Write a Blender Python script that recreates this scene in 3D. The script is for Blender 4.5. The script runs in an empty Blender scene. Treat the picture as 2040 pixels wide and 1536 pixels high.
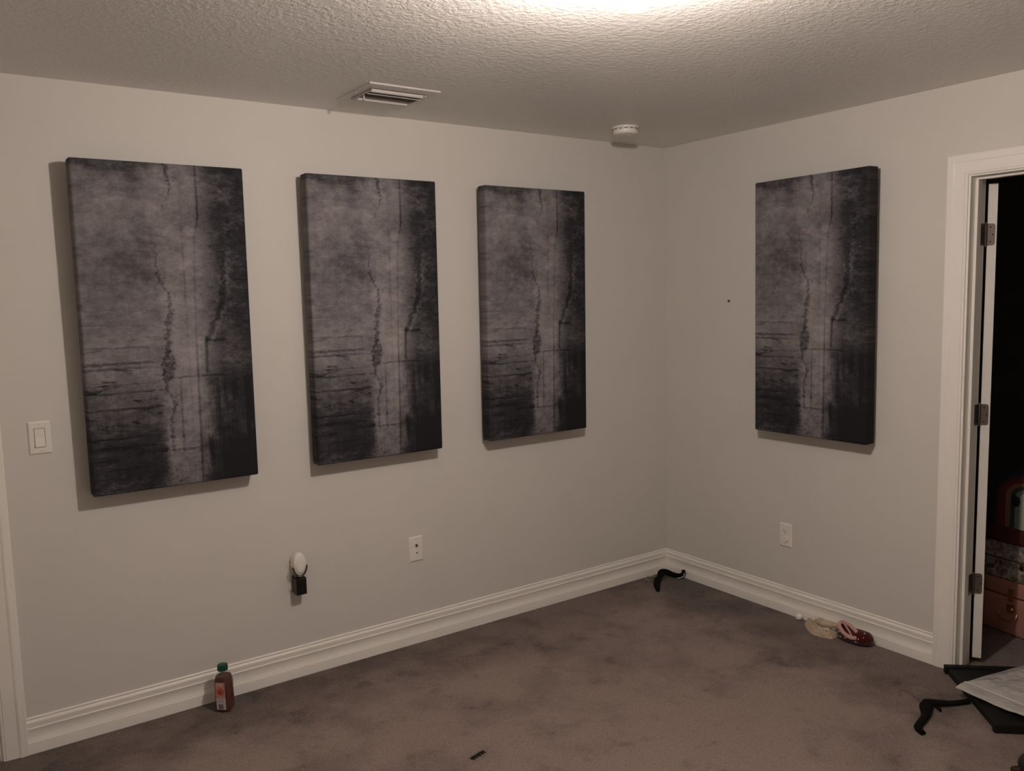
import bpy, bmesh, math, random
from mathutils import Vector, Matrix, Euler, noise as mnoise
random.seed(7)
PI = math.pi
scene = bpy.context.scene
C = scene.collection

# ------------------------------------------------------------------ camera
cam_d = bpy.data.cameras.new('camera')
cam_d.sensor_width = 36.0
cam_d.lens = 1666.63 * 36.0 / 2040.0
cam_d.clip_start = 0.05
cam = bpy.data.objects.new('camera', cam_d); C.objects.link(cam)
yaw, pitch, roll = 0.9622, -0.1058, -0.0238
F = Vector((math.cos(pitch)*math.cos(yaw), math.cos(pitch)*math.sin(yaw), math.sin(pitch)))
RT = F.cross(Vector((0, 0, 1))).normalized(); UP = RT.cross(F)
rt = RT*math.cos(roll) + UP*math.sin(roll); up = -RT*math.sin(roll) + UP*math.cos(roll)
M = Matrix((rt, up, -F)).transposed().to_4x4(); M.translation = Vector((-3.478, -3.4395, 1.6322))
cam.matrix_world = M
scene.camera = cam

# ------------------------------------------------------------------ world, exposure
w = bpy.data.worlds.new('world'); scene.world = w; w.use_nodes = True
w.node_tree.nodes['Background'].inputs[0].default_value = (0.010, 0.010, 0.011, 1)
w.node_tree.nodes['Background'].inputs[1].default_value = 0.3
scene.view_settings.view_transform = 'Standard'
scene.view_settings.look = 'None'
scene.view_settings.gamma = 1.0
scene.view_settings.use_curve_mapping = False
scene.view_settings.exposure = 0.0
scene.cycles.max_bounces = 6
scene.cycles.use_light_tree = False
scene.cycles.diffuse_bounces = 4
scene.cycles.caustics_reflective = False
scene.cycles.caustics_refractive = False
BULB = Vector((-2.06, -1.95, 2.318)); BULB_R = 0.033
BULB_STRENGTH = 1560.0
BULB_COLOR = (1.0, 0.872, 0.790)
H = 2.44

# ------------------------------------------------------------------ node helpers
def new_mat(name):
    m = bpy.data.materials.new(name); m.use_nodes = True
    nt = m.node_tree
    b = nt.nodes['Principled BSDF']
    return m, nt, b
class N:
    """tiny expression builder for shader node maths"""
    def __init__(s, nt): s.nt = nt
    def _in(s, sock, v):
        if hasattr(v, 'is_output'): s.nt.links.new(v, sock)
        else: sock.default_value = v
    def m(s, op, a, b=0.0, c=0.0, clamp=False):
        n = s.nt.nodes.new('ShaderNodeMath'); n.operation = op; n.use_clamp = clamp
        s._in(n.inputs[0], a); s._in(n.inputs[1], b); s._in(n.inputs[2], c)
        return n.outputs[0]
    def add(s, a, b): return s.m('ADD', a, b)
    def sub(s, a, b): return s.m('SUBTRACT', a, b)
    def mul(s, a, b): return s.m('MULTIPLY', a, b)
    def clamp(s, a): return s.m('ADD', a, 0.0, clamp=True)
    def step(s, x, lo, hi, tlo=0.0, thi=1.0):
        n = s.nt.nodes.new('ShaderNodeMapRange'); n.interpolation_type = 'SMOOTHSTEP'
        s._in(n.inputs['Value'], x); s._in(n.inputs['From Min'], lo); s._in(n.inputs['From Max'], hi)
        s._in(n.inputs['To Min'], tlo); s._in(n.inputs['To Max'], thi)
        return n.outputs[0]
    def curve(s, x, pts):
        n = s.nt.nodes.new('ShaderNodeFloatCurve')
        c = n.mapping.curves[0]
        n.mapping.use_clip = True
        c.points[0].location = pts[0]; c.points[1].location = pts[-1]
        for p in pts[1:-1]: c.points.new(*p)
        for p in c.points: p.handle_type = 'AUTO_CLAMPED'
        n.mapping.update()
        s._in(n.inputs['Value'], x); n.inputs['Factor'].default_value = 1.0
        return n.outputs[0]
    def comb(s, x, y, z=0.0):
        n = s.nt.nodes.new('ShaderNodeCombineXYZ')
        s._in(n.inputs[0], x); s._in(n.inputs[1], y); s._in(n.inputs[2], z)
        return n.outputs[0]
    def noise(s, vec, scale=1.0, detail=3.0, rough=0.55, dist=0.0):
        n = s.nt.nodes.new('ShaderNodeTexNoise')
        s._in(n.inputs['Vector'], vec)
        n.inputs['Scale'].default_value = scale; n.inputs['Detail'].default_value = detail
        n.inputs['Roughness'].default_value = rough; n.inputs['Distortion'].default_value = dist
        return n.outputs['Fac']
    def voronoi(s, vec, scale):
        n = s.nt.nodes.new('ShaderNodeTexVoronoi'); s._in(n.inputs['Vector'], vec)
        n.inputs['Scale'].default_value = scale
        return n.outputs['Distance']
    def coord(s, kind='Object'):
        return s.nt.nodes.new('ShaderNodeTexCoord').outputs[kind]
    def pos(s): return s.nt.nodes.new('ShaderNodeNewGeometry').outputs['Position']
    def sep(s, v):
        n = s.nt.nodes.new('ShaderNodeSeparateXYZ'); s._in(n.inputs[0], v); return n.outputs
    def ramp(s, x, stops):
        n = s.nt.nodes.new('ShaderNodeValToRGB'); e = n.color_ramp.elements
        e[0].position, e[0].color = stops[0][0], (*stops[0][1], 1)
        e[1].position, e[1].color = stops[-1][0], (*stops[-1][1], 1)
        for p, c in stops[1:-1]:
            k = e.new(p); k.color = (*c, 1)
        s._in(n.inputs[0], x); return n.outputs[0]
    def mix(s, f, a, b):
        n = s.nt.nodes.new('ShaderNodeMix'); n.data_type = 'RGBA'
        s._in(n.inputs[0], f)
        for i, v in ((6, a), (7, b)):
            if hasattr(v, 'is_output'): s.nt.links.new(v, n.inputs[i])
            else: n.inputs[i].default_value = (*v, 1)
        return n.outputs[2]
    def bump(s, h, strength, dist):
        n = s.nt.nodes.new('ShaderNodeBump')
        n.inputs['Strength'].default_value = strength; n.inputs['Distance'].default_value = dist
        s._in(n.inputs['Height'], h); return n.outputs[0]

def simple(name, col, rough=0.5, metal=0.0, spec=0.5, var=0.06, scale=30.0, bump=0.0, bscale=200.0, bdist=0.001, sheen=0.0):
    m, nt, b = new_mat(name); n = N(nt)
    co = n.coord('Object')
    f = n.noise(co, scale, 4.0)
    lo = tuple(c*(1-var) for c in col); hi = tuple(min(1, c*(1+var)) for c in col)
    nt.links.new(n.ramp(f, [(0.3, lo), (0.7, hi)]), b.inputs['Base Color'])
    b.inputs['Roughness'].default_value = rough; b.inputs['Metallic'].default_value = metal
    b.inputs['Specular IOR Level'].default_value = spec
    if sheen: b.inputs['Sheen Weight'].default_value = sheen; b.inputs['Sheen Roughness'].default_value = 0.6
    if bump: nt.links.new(n.bump(n.noise(co, bscale, 3.0), bump, bdist), b.inputs['Normal'])
    return m

MAT = {}
MAT['wall'] = simple('wall_paint', (0.655, 0.628, 0.585), 0.55, spec=0.3, var=0.012, scale=3.0, bump=0.12, bscale=160.0, bdist=0.0006)
MAT['trim'] = simple('trim_paint', (0.855, 0.825, 0.77), 0.36, spec=0.45, var=0.012, scale=5.0)
MAT['door'] = simple('door_paint', (0.78, 0.75, 0.70), 0.45, spec=0.4, var=0.015, scale=6.0)
MAT['plastic_white'] = simple('white_plastic', (0.80, 0.77, 0.715), 0.35, spec=0.5, var=0.01)
MAT['plastic_black'] = simple('black_plastic', (0.006, 0.0055, 0.0055), 0.4, spec=0.3, var=0.1)
MAT['dark_hole'] = simple('dark_slot', (0.012, 0.010, 0.009), 0.8, spec=0.1, var=0.1)
MAT['nickel'] = simple('satin_nickel', (0.20, 0.17, 0.15), 0.36, metal=0.85, var=0.06)
MAT['chrome'] = simple('chrome', (0.62, 0.60, 0.58), 0.2, metal=1.0, var=0.03)
MAT['brass'] = simple('aged_brass', (0.42, 0.27, 0.12), 0.32, metal=1.0, var=0.15)
MAT['velvet'] = simple('black_velvet', (0.0055, 0.0050, 0.0050), 0.9, spec=0.08, var=0.25, scale=60, bump=0.3, bscale=900, bdist=0.0006)
MAT['black_panel'] = simple('black_laminate', (0.0085, 0.0080, 0.0078), 0.55, spec=0.18, var=0.12, scale=8)

def ceiling_mat():
    m, nt, b = new_mat('knockdown_ceiling'); n = N(nt)
    p = n.pos()
    a = n.noise(p, 48.0, 4.0, 0.6, 0.4)
    h1 = n.step(a, 0.40, 0.62)
    h2 = n.noise(p, 110.0, 3.0, 0.6)
    h = n.add(n.mul(h1, 0.75), n.mul(h2, 0.35))
    nt.links.new(n.bump(h, 0.45, 0.0030), b.inputs['Normal'])
    nt.links.new(n.ramp(n.noise(p, 2.0, 2.0), [(0.3, (0.80, 0.775, 0.735)), (0.7, (0.825, 0.80, 0.76))]), b.inputs['Base Color'])
    b.inputs['Roughness'].default_value = 0.42; b.inputs['Specular IOR Level'].default_value = 0.42
    return m
MAT['ceiling'] = ceiling_mat()

def carpet_mat():
    m, nt, b = new_mat('cut_pile_carpet'); n = N(nt)
    p = n.pos(); X = n.sep(p)
    big = n.noise(n.comb(X[0], X[1], 1.3), 1.15, 2.0, 0.5)
    mid = n.noise(n.comb(X[0], X[1], 3.7), 4.6, 5.0, 0.60, 0.15)
    sm = n.noise(n.comb(X[0], X[1], 9.1), 9.0, 4.0, 0.62, 0.1)
    fine = n.noise(p, 62.0, 4.0, 0.8)
    clump = n.noise(n.comb(X[0], X[1], 2.4), 125.0, 3.0, 0.7)
    fib = n.noise(p, 330.0, 2.0, 0.7)
    tuft = n.voronoi(p, 210.0)
    # patches where the pile lies the other way, plus smaller scuffs
    lay = n.step(n.add(n.mul(big, 0.75), n.mul(mid, 0.70)), 0.56, 0.80)
    scuff = n.mul(n.step(sm, 0.55, 0.68), n.step(mid, 0.62, 0.42, 0.25, 1.0))
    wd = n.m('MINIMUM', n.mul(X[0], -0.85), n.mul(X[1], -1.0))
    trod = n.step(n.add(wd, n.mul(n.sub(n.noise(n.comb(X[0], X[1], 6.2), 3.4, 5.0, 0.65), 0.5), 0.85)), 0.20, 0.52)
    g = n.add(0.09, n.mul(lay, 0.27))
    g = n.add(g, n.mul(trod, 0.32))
    g = n.sub(g, n.mul(scuff, 0.20))
    g = n.add(g, n.mul(n.sub(fine, 0.5), 0.42))
    g = n.add(g, n.mul(n.sub(fib, 0.5), 0.80))
    g = n.add(g, n.mul(n.sub(clump, 0.5), 0.85))
    g = n.sub(g, n.mul(n.step(n.noise(p, 140.0, 2.0, 0.6), 0.60, 0.72), 0.20))
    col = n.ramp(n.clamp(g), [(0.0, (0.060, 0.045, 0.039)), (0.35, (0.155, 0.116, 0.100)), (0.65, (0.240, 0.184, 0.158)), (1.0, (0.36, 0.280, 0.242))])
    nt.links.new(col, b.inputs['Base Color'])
    b.inputs['Roughness'].default_value = 0.95; b.inputs['Specular IOR Level'].default_value = 0.08
    b.inputs['Sheen Weight'].default_value = 0.15; b.inputs['Sheen Roughness'].default_value = 0.5
    hh = n.add(n.mul(fib, 0.6), n.mul(n.sub(1.0, tuft), 0.5))
    hh = n.add(hh, n.mul(fine, 0.5))
    nt.links.new(n.bump(hh, 0.8, 0.004), b.inputs['Normal'])
    return m
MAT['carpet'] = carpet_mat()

def art_mat():
    """fabric printed with a weathered-plaster pattern: streaks, cracks and seams"""
    m, nt, b = new_mat('printed_fabric'); n = N(nt)
    co = n.coord('Object'); X = n.sep(co)
    u0 = n.clamp(n.add(n.mul(X[0], 1/0.61), 0.5))
    v0 = n.clamp(n.sub(1.0, n.mul(X[2], 1/1.22)))          # 0 top .. 1 bottom
    P = n.comb(u0, n.mul(v0, 2.0), 0.0)
    wob = n.sub(n.noise(P, 9.0, 4.0, 0.6), 0.5)
    wob2 = n.sub(n.noise(P, 38.0, 3.0, 0.6), 0.5)
    u = n.add(u0, n.add(n.mul(wob, 0.05), n.mul(wob2, 0.02)))
    v = n.add(v0, n.add(n.mul(wob2, 0.012), n.mul(wob, 0.02)))
    big = n.noise(P, 2.6, 3.0, 0.5, 0.4)
    mot = n.noise(n.comb(n.mul(u0, 8.0), n.mul(v0, 26.0), 0.4), 1.0, 5.0, 0.72)
    hst = n.noise(n.comb(n.mul(u0, 5.0), n.mul(v0, 46.0), 1.3), 1.0, 5.0, 0.7, 0.5)
    hfine = n.noise(n.comb(n.mul(u0, 3.0), n.mul(v0, 130.0), 4.1), 1.0, 3.0, 0.6)
    vst = n.noise(n.comb(n.mul(u0, 26.0), n.mul(v0, 3.4), 2.2), 1.0, 4.0, 0.65)
    weave = n.noise(n.comb(n.mul(u0, 260.0), n.mul(v0, 520.0), 0.0), 1.0, 1.0)
    blot = n.noise(n.comb(n.mul(u0, 5.0), n.mul(v0, 10.0), 8.8), 1.0, 5.0, 0.75)
    L = n.add(0.52, n.mul(n.sub(big, 0.5), 0.36))
    L = n.add(L, n.mul(n.sub(blot, 0.5), 0.45))
    L = n.add(L, n.mul(n.sub(n.noise(n.comb(n.mul(u0, 70.0), n.mul(v0, 140.0), 3.3), 1.0, 3.0, 0.7), 0.5), 0.22))
    L = n.add(L, n.mul(n.sub(mot, 0.5), 0.74))
    L = n.add(L, n.mul(n.sub(n.noise(n.comb(n.mul(u0, 16.0), n.mul(v0, 60.0), 5.5), 1.0, 4.0, 0.7, 0.6), 0.5), 0.30))
    L = n.add(L, n.mul(n.sub(vst, 0.5), 0.16))
    # paler central column and pale fields left of it
    col = n.mul(n.step(u, 0.40, 0.48), n.step(u, 0.74, 0.64))
    L = n.add(L, n.mul(col, 0.15))
    left = n.step(u, 0.47, 0.40)
    L = n.add(L, n.mul(left, n.curve(v0, [(0, 0.40), (0.12, 0.62), (0.3, 0.50), (0.45, 0.56), (0.6, 0.62), (0.7, 0.45), (0.78, 0.33), (0.9, 0.20), (1, 0.36)])))
    L = n.sub(L, n.mul(left, 0.50))
    # dark right-hand field with mottled edge, darkest at the foot
    right = n.step(n.add(u, n.mul(n.sub(mot, 0.5), 0.22)), 0.70, 0.83)
    L = n.sub(L, n.mul(n.mul(right, n.curve(v0, [(0, 0.35), (0.1, 0.6), (0.25, 0.78), (0.5, 0.8), (0.6, 0.5), (0.68, 0.60), (0.85, 0.74), (1, 0.85)])), 0.40))
    foot = n.mul(n.step(n.add(u, n.mul(n.sub(blot, 0.5), 0.10)), 0.63, 0.74), n.step(n.add(v, n.mul(n.sub(blot, 0.5), 0.06)), 0.63, 0.70))
    L = n.sub(L, n.mul(foot, n.mul(n.step(n.add(n.mul(vst, 0.6), n.mul(blot, 0.4)), 0.38, 0.62, 0.26, 0.02), 1.0)))
    foot2 = n.mul(n.step(u, 0.60, 0.66), n.step(v, 0.80, 0.90))
    L = n.sub(L, n.mul(foot2, 0.12))
    edge = n.step(u0, 0.86, 1.0); L = n.sub(L, n.mul(edge, 0.10))
    # horizontal scratches on the left and right fields
    hs = n.step(hst, 0.56, 0.68)
    hm = n.curve(v0, [(0, 0.28), (0.2, 0.10), (0.4, 0.12), (0.52, 0.5), (0.62, 0.8), (0.75, 0.9), (0.9, 1.0), (1, 0.8)])
    L = n.sub(L, n.mul(n.mul(hs, left), n.mul(hm, 0.42)))
    L = n.add(L, n.mul(n.mul(n.step(hst, 0.42, 0.30), left), n.mul(hm, 0.16)))
    L = n.sub(L, n.mul(n.mul(n.step(hfine, 0.60, 0.70), left), n.mul(hm, 0.16)))
    rm = n.curve(v0, [(0, 0.1), (0.12, 0.7), (0.35, 0.8), (0.55, 0.3), (1, 0.1)])
    hst2 = n.noise(n.comb(n.mul(u0, 14.0), n.mul(v0, 60.0), 7.7), 1.0, 4.0, 0.7, 1.0)
    L = n.sub(L, n.mul(n.mul(n.step(hst2, 0.52, 0.66), right), n.mul(rm, 0.30)))
    L = n.add(L, n.mul(n.mul(n.step(hst2, 0.45, 0.34), right), n.mul(rm, 0.16)))
    # ruled scratches at the left (fine straight lines at set heights)
    for vy, wd, a, uend in ((0.485, 0.0022, 0.16, 0.20), (0.555, 0.003, 0.22, 0.43), (0.603, 0.0042, 0.30, 0.45), (0.618, 0.003, 0.22, 0.44), (0.668, 0.002, 0.16, 0.42), (0.692, 0.0028, 0.26, 0.45), (0.742, 0.003, 0.26, 0.46), (0.83, 0.003, 0.24, 0.44), (0.86, 0.005, 0.26, 0.40)):
        d = n.m('ABSOLUTE', n.sub(n.add(v0, n.mul(wob, 0.014)), vy))
        L = n.sub(L, n.mul(n.mul(n.step(d, wd*1.8, wd*0.4), n.step(n.add(u0, n.mul(wob2, 0.3)), uend, uend-0.06)), n.mul(n.step(mot, 0.36, 0.56), a)))
    # main crack
    cp = n.curve(v0, [(0, 0.52), (0.07, 0.54), (0.14, 0.50), (0.24, 0.43), (0.28, 0.445), (0.34, 0.445), (0.42, 0.505), (0.50, 0.485), (0.62, 0.475), (0.68, 0.46), (0.74, 0.495), (0.80, 0.47), (0.88, 0.475), (1, 0.46)])
    cw = n.curve(v0, [(0, 0.010), (0.05, 0.012), (0.10, 0.003), (0.13, 0.0), (0.25, 0.0), (0.28, 0.003), (0.36, 0.006), (0.42, 0.012), (0.47, 0.020), (0.54, 0.012), (0.58, 0.020), (0.61, 0.036), (0.635, 0.034), (0.66, 0.022), (0.70, 0.006), (0.76, 0.010), (0.80, 0.006), (0.86, 0.012), (0.885, 0.006), (0.90, 0.0), (1, 0.0)])
    rag = n.add(n.mul(n.sub(n.noise(P, 26.0, 5.0, 0.75), 0.5), 0.10), n.mul(wob, 0.05))
    d = n.m('ABSOLUTE', n.sub(n.add(u0, rag), cp))
    crack = n.mul(n.step(n.sub(d, cw), 0.008, -0.006), n.step(cw, 0.0, 0.003))
    cr2 = n.mul(crack, n.step(n.noise(P, 46.0, 3.0, 0.65), 0.36, 0.56, 0.35, 1.0))
    L = n.sub(L, n.mul(cr2, 0.32))
    # scattered chips beside the crack
    near = n.step(n.m('ABSOLUTE', n.sub(u0, n.add(cp, 0.05))), 0.17, 0.03)
    chips = n.mul(n.step(n.noise(P, 24.0, 4.0, 0.7, 0.8), 0.60, 0.68), near)
    L = n.sub(L, n.mul(chips, 0.18))
    # long seams
    def seam(upts, apts, wd, a, rg=0.12):
        nonlocal L
        pth = n.curve(v0, upts)
        dd = n.m('ABSOLUTE', n.sub(n.add(u0, n.mul(rag, rg)), pth))
        L = n.sub(L, n.mul(n.mul(n.step(dd, wd*2.0, wd*0.3), n.curve(v0, apts)), a))
    seam([(0, 0.70), (0.15, 0.70), (0.22, 0.675), (1, 0.64)], [(0, 0.9), (0.15, 0.9), (0.2, 0.4), (0.5, 0.5), (0.62, 0.9), (0.85, 0.9), (1, 0.5)], 0.006, 0.24)
    seam([(0, 0.73), (0.5, 0.73), (0.55, 0.71), (1, 0.70)], [(0, 0), (0.52, 0), (0.545, 1.0), (0.64, 1.0), (0.66, 0.1), (1, 0)], 0.008, 0.30)
    seam([(0, 0.82), (0.28, 0.84), (0.40, 0.83), (0.50, 0.755), (0.56, 0.72), (1, 0.72)], [(0, 0), (0.26, 0.1), (0.3, 0.6), (0.54, 0.8), (0.56, 0.1), (1, 0)], 0.012, 0.20, 1.0)
    seam([(0, 0.86), (0.28, 0.87), (0.40, 0.865), (0.50, 0.79), (0.56, 0.75), (1, 0.75)], [(0, 0), (0.26, 0.1), (0.3, 0.6), (0.54, 0.8), (0.56, 0.1), (1, 0)], 0.008, -0.16, 1.0)
    seam([(0, 0.55), (1, 0.535)], [(0, 0), (0.64, 0), (0.68, 0.7), (0.88, 0.7), (0.9, 0), (1, 0)], 0.005, 0.22)
    seam([(0, 0.60), (1, 0.60)], [(0, 0), (0.2, 0.3), (0.45, 0.5), (0.64, 0.2), (0.7, 0.4), (0.9, 0.3), (1, 0)], 0.005, 0.16)
    seam([(0, 0.61), (1, 0.72)], [(0, 0), (0.84, 0), (0.87, 0.9), (0.96, 0.7), (1, 0)], 0.012, 0.24)
    # cross joint and lower shelf line
    d = n.m('ABSOLUTE', n.sub(v, 0.655))
    L = n.sub(L, n.mul(n.mul(n.step(d, 0.006, 0.001), n.mul(n.step(u0, 0.45, 0.50), n.step(u0, 0.88, 0.78))), 0.22))
    d = n.m('ABSOLUTE', n.sub(v, 0.545))
    L = n.sub(L, n.mul(n.mul(n.step(d, 0.006, 0.001), n.mul(n.step(u0, 0.70, 0.72), n.step(u0, 0.86, 0.80))), 0.26))
    d = n.m('ABSOLUTE', n.sub(v, 0.885))
    L = n.sub(L, n.mul(n.mul(n.step(d, 0.005, 0.001), n.mul(n.step(u0, 0.44, 0.47), n.step(u0, 0.66, 0.60))), 0.20))
    # speckle towards the foot, dark head band
    L = n.sub(L, n.mul(n.mul(n.step(n.noise(P, 55.0, 2.0, 0.6), 0.60, 0.68), n.step(v0, 0.90, 0.97)), 0.30))
    L = n.sub(L, n.mul(n.step(n.add(v0, n.mul(n.sub(mot, 0.5), 0.12)), 0.06, 0.0), 0.12))
    L = n.sub(L, n.mul(n.step(v0, 0.72, 1.0), 0.10))
    L = n.add(L, n.mul(n.sub(weave, 0.5), 0.10))
    colr = n.ramp(n.clamp(L), [(0.0, (0.014, 0.0140, 0.0165)), (0.22, (0.035, 0.0340, 0.0385)), (0.42, (0.096, 0.090, 0.0965)), (0.62, (0.178, 0.165, 0.168)), (0.85, (0.285, 0.264, 0.262)), (1.0, (0.36, 0.333, 0.325))])
    nt.links.new(colr, b.inputs['Base Color'])
    b.inputs['Roughness'].default_value = 0.8; b.inputs['Specular IOR Level'].default_value = 0.15
    nt.links.new(n.bump(weave, 0.15, 0.0004), b.inputs['Normal'])
    return m
MAT['art'] = art_mat()

# ------------------------------------------------------------------ mesh helpers
def box(bm, lo, hi, mat=None):
    v = [bm.verts.new((x, y, z)) for x in (lo[0], hi[0]) for y in (lo[1], hi[1]) for z in (lo[2], hi[2])]
    fs = [(0, 1, 3, 2), (4, 6, 7, 5), (0, 4, 5, 1), (2, 3, 7, 6), (0, 2, 6, 4), (1, 5, 7, 3)]
    r = [bm.faces.new([v[i] for i in f]) for f in fs]
    if mat is not None: bmesh.ops.transform(bm, matrix=mat, verts=v)
    return v
def rbox(bm, lo, hi, r=0.002, seg=2, mat=None):
    v = box(bm, lo, hi)
    es = list({e for q in v for e in q.link_edges})
    res = bmesh.ops.bevel(bm, geom=es, offset=r, segments=seg, affect='EDGES', profile=0.5)
    vs = {q for f in res['faces'] for q in f.verts}
    vs |= {q for q in v if q.is_valid}
    allv = set(vs)
    for f in list(res['faces']):
        for e in f.edges:
            for g in e.link_faces:
                for q in g.verts: allv.add(q)
    if mat is not None: bmesh.ops.transform(bm, matrix=mat, verts=list(allv))
def lathe(bm, prof, seg=24, mat=None, cap=True, shape=None):
    """prof [(r,z)] ; shape(angle,r,z)->(x,y) optional"""
    rings = []
    allv = []
    for r, z in prof:
        ring = []
        for i in range(seg):
            a = 2*PI*i/seg
            x, y = shape(a, r, z) if shape else (r*math.cos(a), r*math.sin(a))
            ring.append(bm.verts.new((x, y, z)))
        rings.append(ring); allv += ring
    for a, b2 in zip(rings, rings[1:]):
        for i in range(seg):
            j = (i+1) % seg
            bm.faces.new((a[i], a[j], b2[j], b2[i]))
    if cap:
        bm.faces.new(list(reversed(rings[0]))); bm.faces.new(rings[-1])
    if mat is not None: bmesh.ops.transform(bm, matrix=mat, verts=allv)
    return allv
def tube(bm, pts, rad, seg=10, rz=None, upv=(0, 0, 1)):
    """sweep an ellipse (rad wide, rz tall) along pts; rad / rz may be lists"""
    n = len(pts); P = [Vector(p) for p in pts]
    if not isinstance(rad, (list, tuple)): rad = [rad]*n
    rz = rad if rz is None else (rz if isinstance(rz, (list, tuple)) else [rz]*n)
    rings = []
    for i in range(n):
        t = (P[min(i+1, n-1)] - P[max(i-1, 0)]).normalized()
        s = t.cross(Vector(upv))
        if s.length < 1e-4: s = t.cross(Vector((1, 0, 0)))
        s.normalize(); q = s.cross(t).normalized()
        rings.append([bm.verts.new(P[i] + s*rad[i]*math.cos(2*PI*k/seg) + q*rz[i]*math.sin(2*PI*k/seg)) for k in range(seg)])
    for a, b2 in zip(rings, rings[1:]):
        for i in range(seg):
            j = (i+1) % seg
            bm.faces.new((a[i], a[j], b2[j], b2[i]))
    bm.faces.new(list(reversed(rings[0]))); bm.faces.new(rings[-1])
def smooth_path(pts, k=6):
    P = [Vector(p) for p in pts]; out = []
    for i in range(len(P)-1):
        a = P[max(i-1, 0)]; b2 = P[i]; c = P[i+1]; d = P[min(i+2, len(P)-1)]
        for j in range(k):
            t = j/k
            out.append(0.5*((2*b2) + (c-a)*t + (2*a-5*b2+4*c-d)*t*t + (-a+3*b2-3*c+d)*t**3))
    out.append(P[-1]); return out
def extrude(bm, prof, fa, fb):
    """prof list of 2D pts; fa/fb map a pt to 3D at both ends; closed polygon"""
    a = [bm.verts.new(fa(p)) for p in prof]; b2 = [bm.verts.new(fb(p)) for p in prof]
    n = len(prof)
    for i in range(n):
        j = (i+1) % n
        bm.faces.new((a[i], a[j], b2[j], b2[i]))
    bm.faces.new(list(reversed(a))); bm.faces.new(b2)
def obj(name, bm, mat, parent=None, smooth=False, loc=None, rot=None, angle=35):
    bmesh.ops.recalc_face_normals(bm, faces=bm.faces[:])
    me = bpy.data.meshes.new(name); bm.to_mesh(me); bm.free()
    o = bpy.data.objects.new(name, me); C.objects.link(o)
    if mat is not None: me.materials.append(MAT[mat] if isinstance(mat, str) else mat)
    if smooth:
        for p in me.polygons: p.use_smooth = True
        try: me.set_sharp_from_angle(angle=math.radians(angle))
        except Exception: pass
    if parent is not None: o.parent = parent
    if loc is not None: o.location = loc
    if rot is not None: o.rotation_euler = rot
    return o
def B(): return bmesh.new()
def thing(name, label, cat, loc=(0, 0, 0), rot=(0, 0, 0), group=None):
    o = bpy.data.objects.new(name, None); C.objects.link(o)
    o.empty_display_size = 0.05
    o.location = loc; o.rotation_euler = rot; o['label'] = label; o['category'] = cat
    if group: o['group'] = group
    return o
def tag(o, label, cat, group=None):
    o['label'] = label; o['category'] = cat
    if group: o['group'] = group
    return o
def struct(o, label=None, cat=None):
    o['kind'] = 'structure'
    if label: o['label'] = label
    if cat: o['category'] = cat
    return o

# ------------------------------------------------------------------ room shell
RX0, RY0 = -4.30, -3.95            # far sides of the room behind the camera
WT = 0.115                         # wall thickness
DY0, DY1, DZ = -1.700, -2.460, 2.068   # doorway in the right-hand wall
LX0, LX1 = -3.380, -4.100          # doorway at the end of the left-hand wall
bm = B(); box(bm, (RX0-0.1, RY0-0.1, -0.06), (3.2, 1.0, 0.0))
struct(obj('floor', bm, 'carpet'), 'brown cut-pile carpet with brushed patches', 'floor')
bm = B(); box(bm, (RX0-0.1, RY0-0.1, H), (3.2, 1.0, H+0.08))
struct(obj('ceiling', bm, 'ceiling'), 'white knockdown-textured ceiling', 'ceiling')
bm = B()
JB = 0.0115
box(bm, (LX0+JB, 0, 0), (WT, WT, H)); box(bm, (RX0-0.1, 0, 0), (LX1-JB, WT, H)); box(bm, (LX1-JB, 0, DZ+JB), (LX0+JB, WT, H))
struct(obj('wall_left', bm, 'wall'), 'long greige wall carrying three dark panels', 'wall')
bm = B()
box(bm, (0, DY0+JB, 0), (WT, 0, H)); box(bm, (0, RY0-0.1, 0), (WT, DY1-JB, H)); box(bm, (0, DY1-JB, DZ+JB), (WT, DY0+JB, H))
struct(obj('wall_right', bm, 'wall'), 'greige wall with one dark panel and doorway', 'wall')
bm = B(); box(bm, (RX0-0.1, RY0, 0), (RX0, 0, H)); struct(obj('wall_back', bm, 'wall'), 'plain greige wall behind the viewer', 'wall')
bm = B(); box(bm, (RX0-0.1, RY0-0.1, 0), (0, RY0, H)); struct(obj('wall_front', bm, 'wall'), 'plain greige wall opposite the panels', 'wall')
# the unlit room beyond the doorway; its shade is partly put into the wall colour
MAT['wall_shaded'] = simple('shade_toned_wall', (0.32, 0.30, 0.28), 0.7, spec=0.2, var=0.03, scale=3.0)
bm = B(); box(bm, (3.1, RY0-0.1, 0), (3.2, 1.0, H)); struct(obj('wall_closet_back', bm, 'wall_shaded'), 'dark far wall beyond the doorway', 'wall')
bm = B(); box(bm, (WT, 0.9, 0), (3.1, 1.0, H)); struct(obj('wall_closet_left', bm, 'wall_shaded'), 'dark side wall beyond the doorway', 'wall')
bm = B(); box(bm, (WT, RY0-0.1, 0), (3.1, RY0, H)); struct(obj('wall_closet_right', bm, 'wall_shaded'), 'dark opposite side wall beyond the doorway', 'wall')
bm = B(); box(bm, (WT, WT, 0), (WT+0.02, 0.9, H)); struct(obj('wall_closet_front', bm, 'wall_shaded'), 'short dark return wall beyond the doorway', 'wall')

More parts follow.
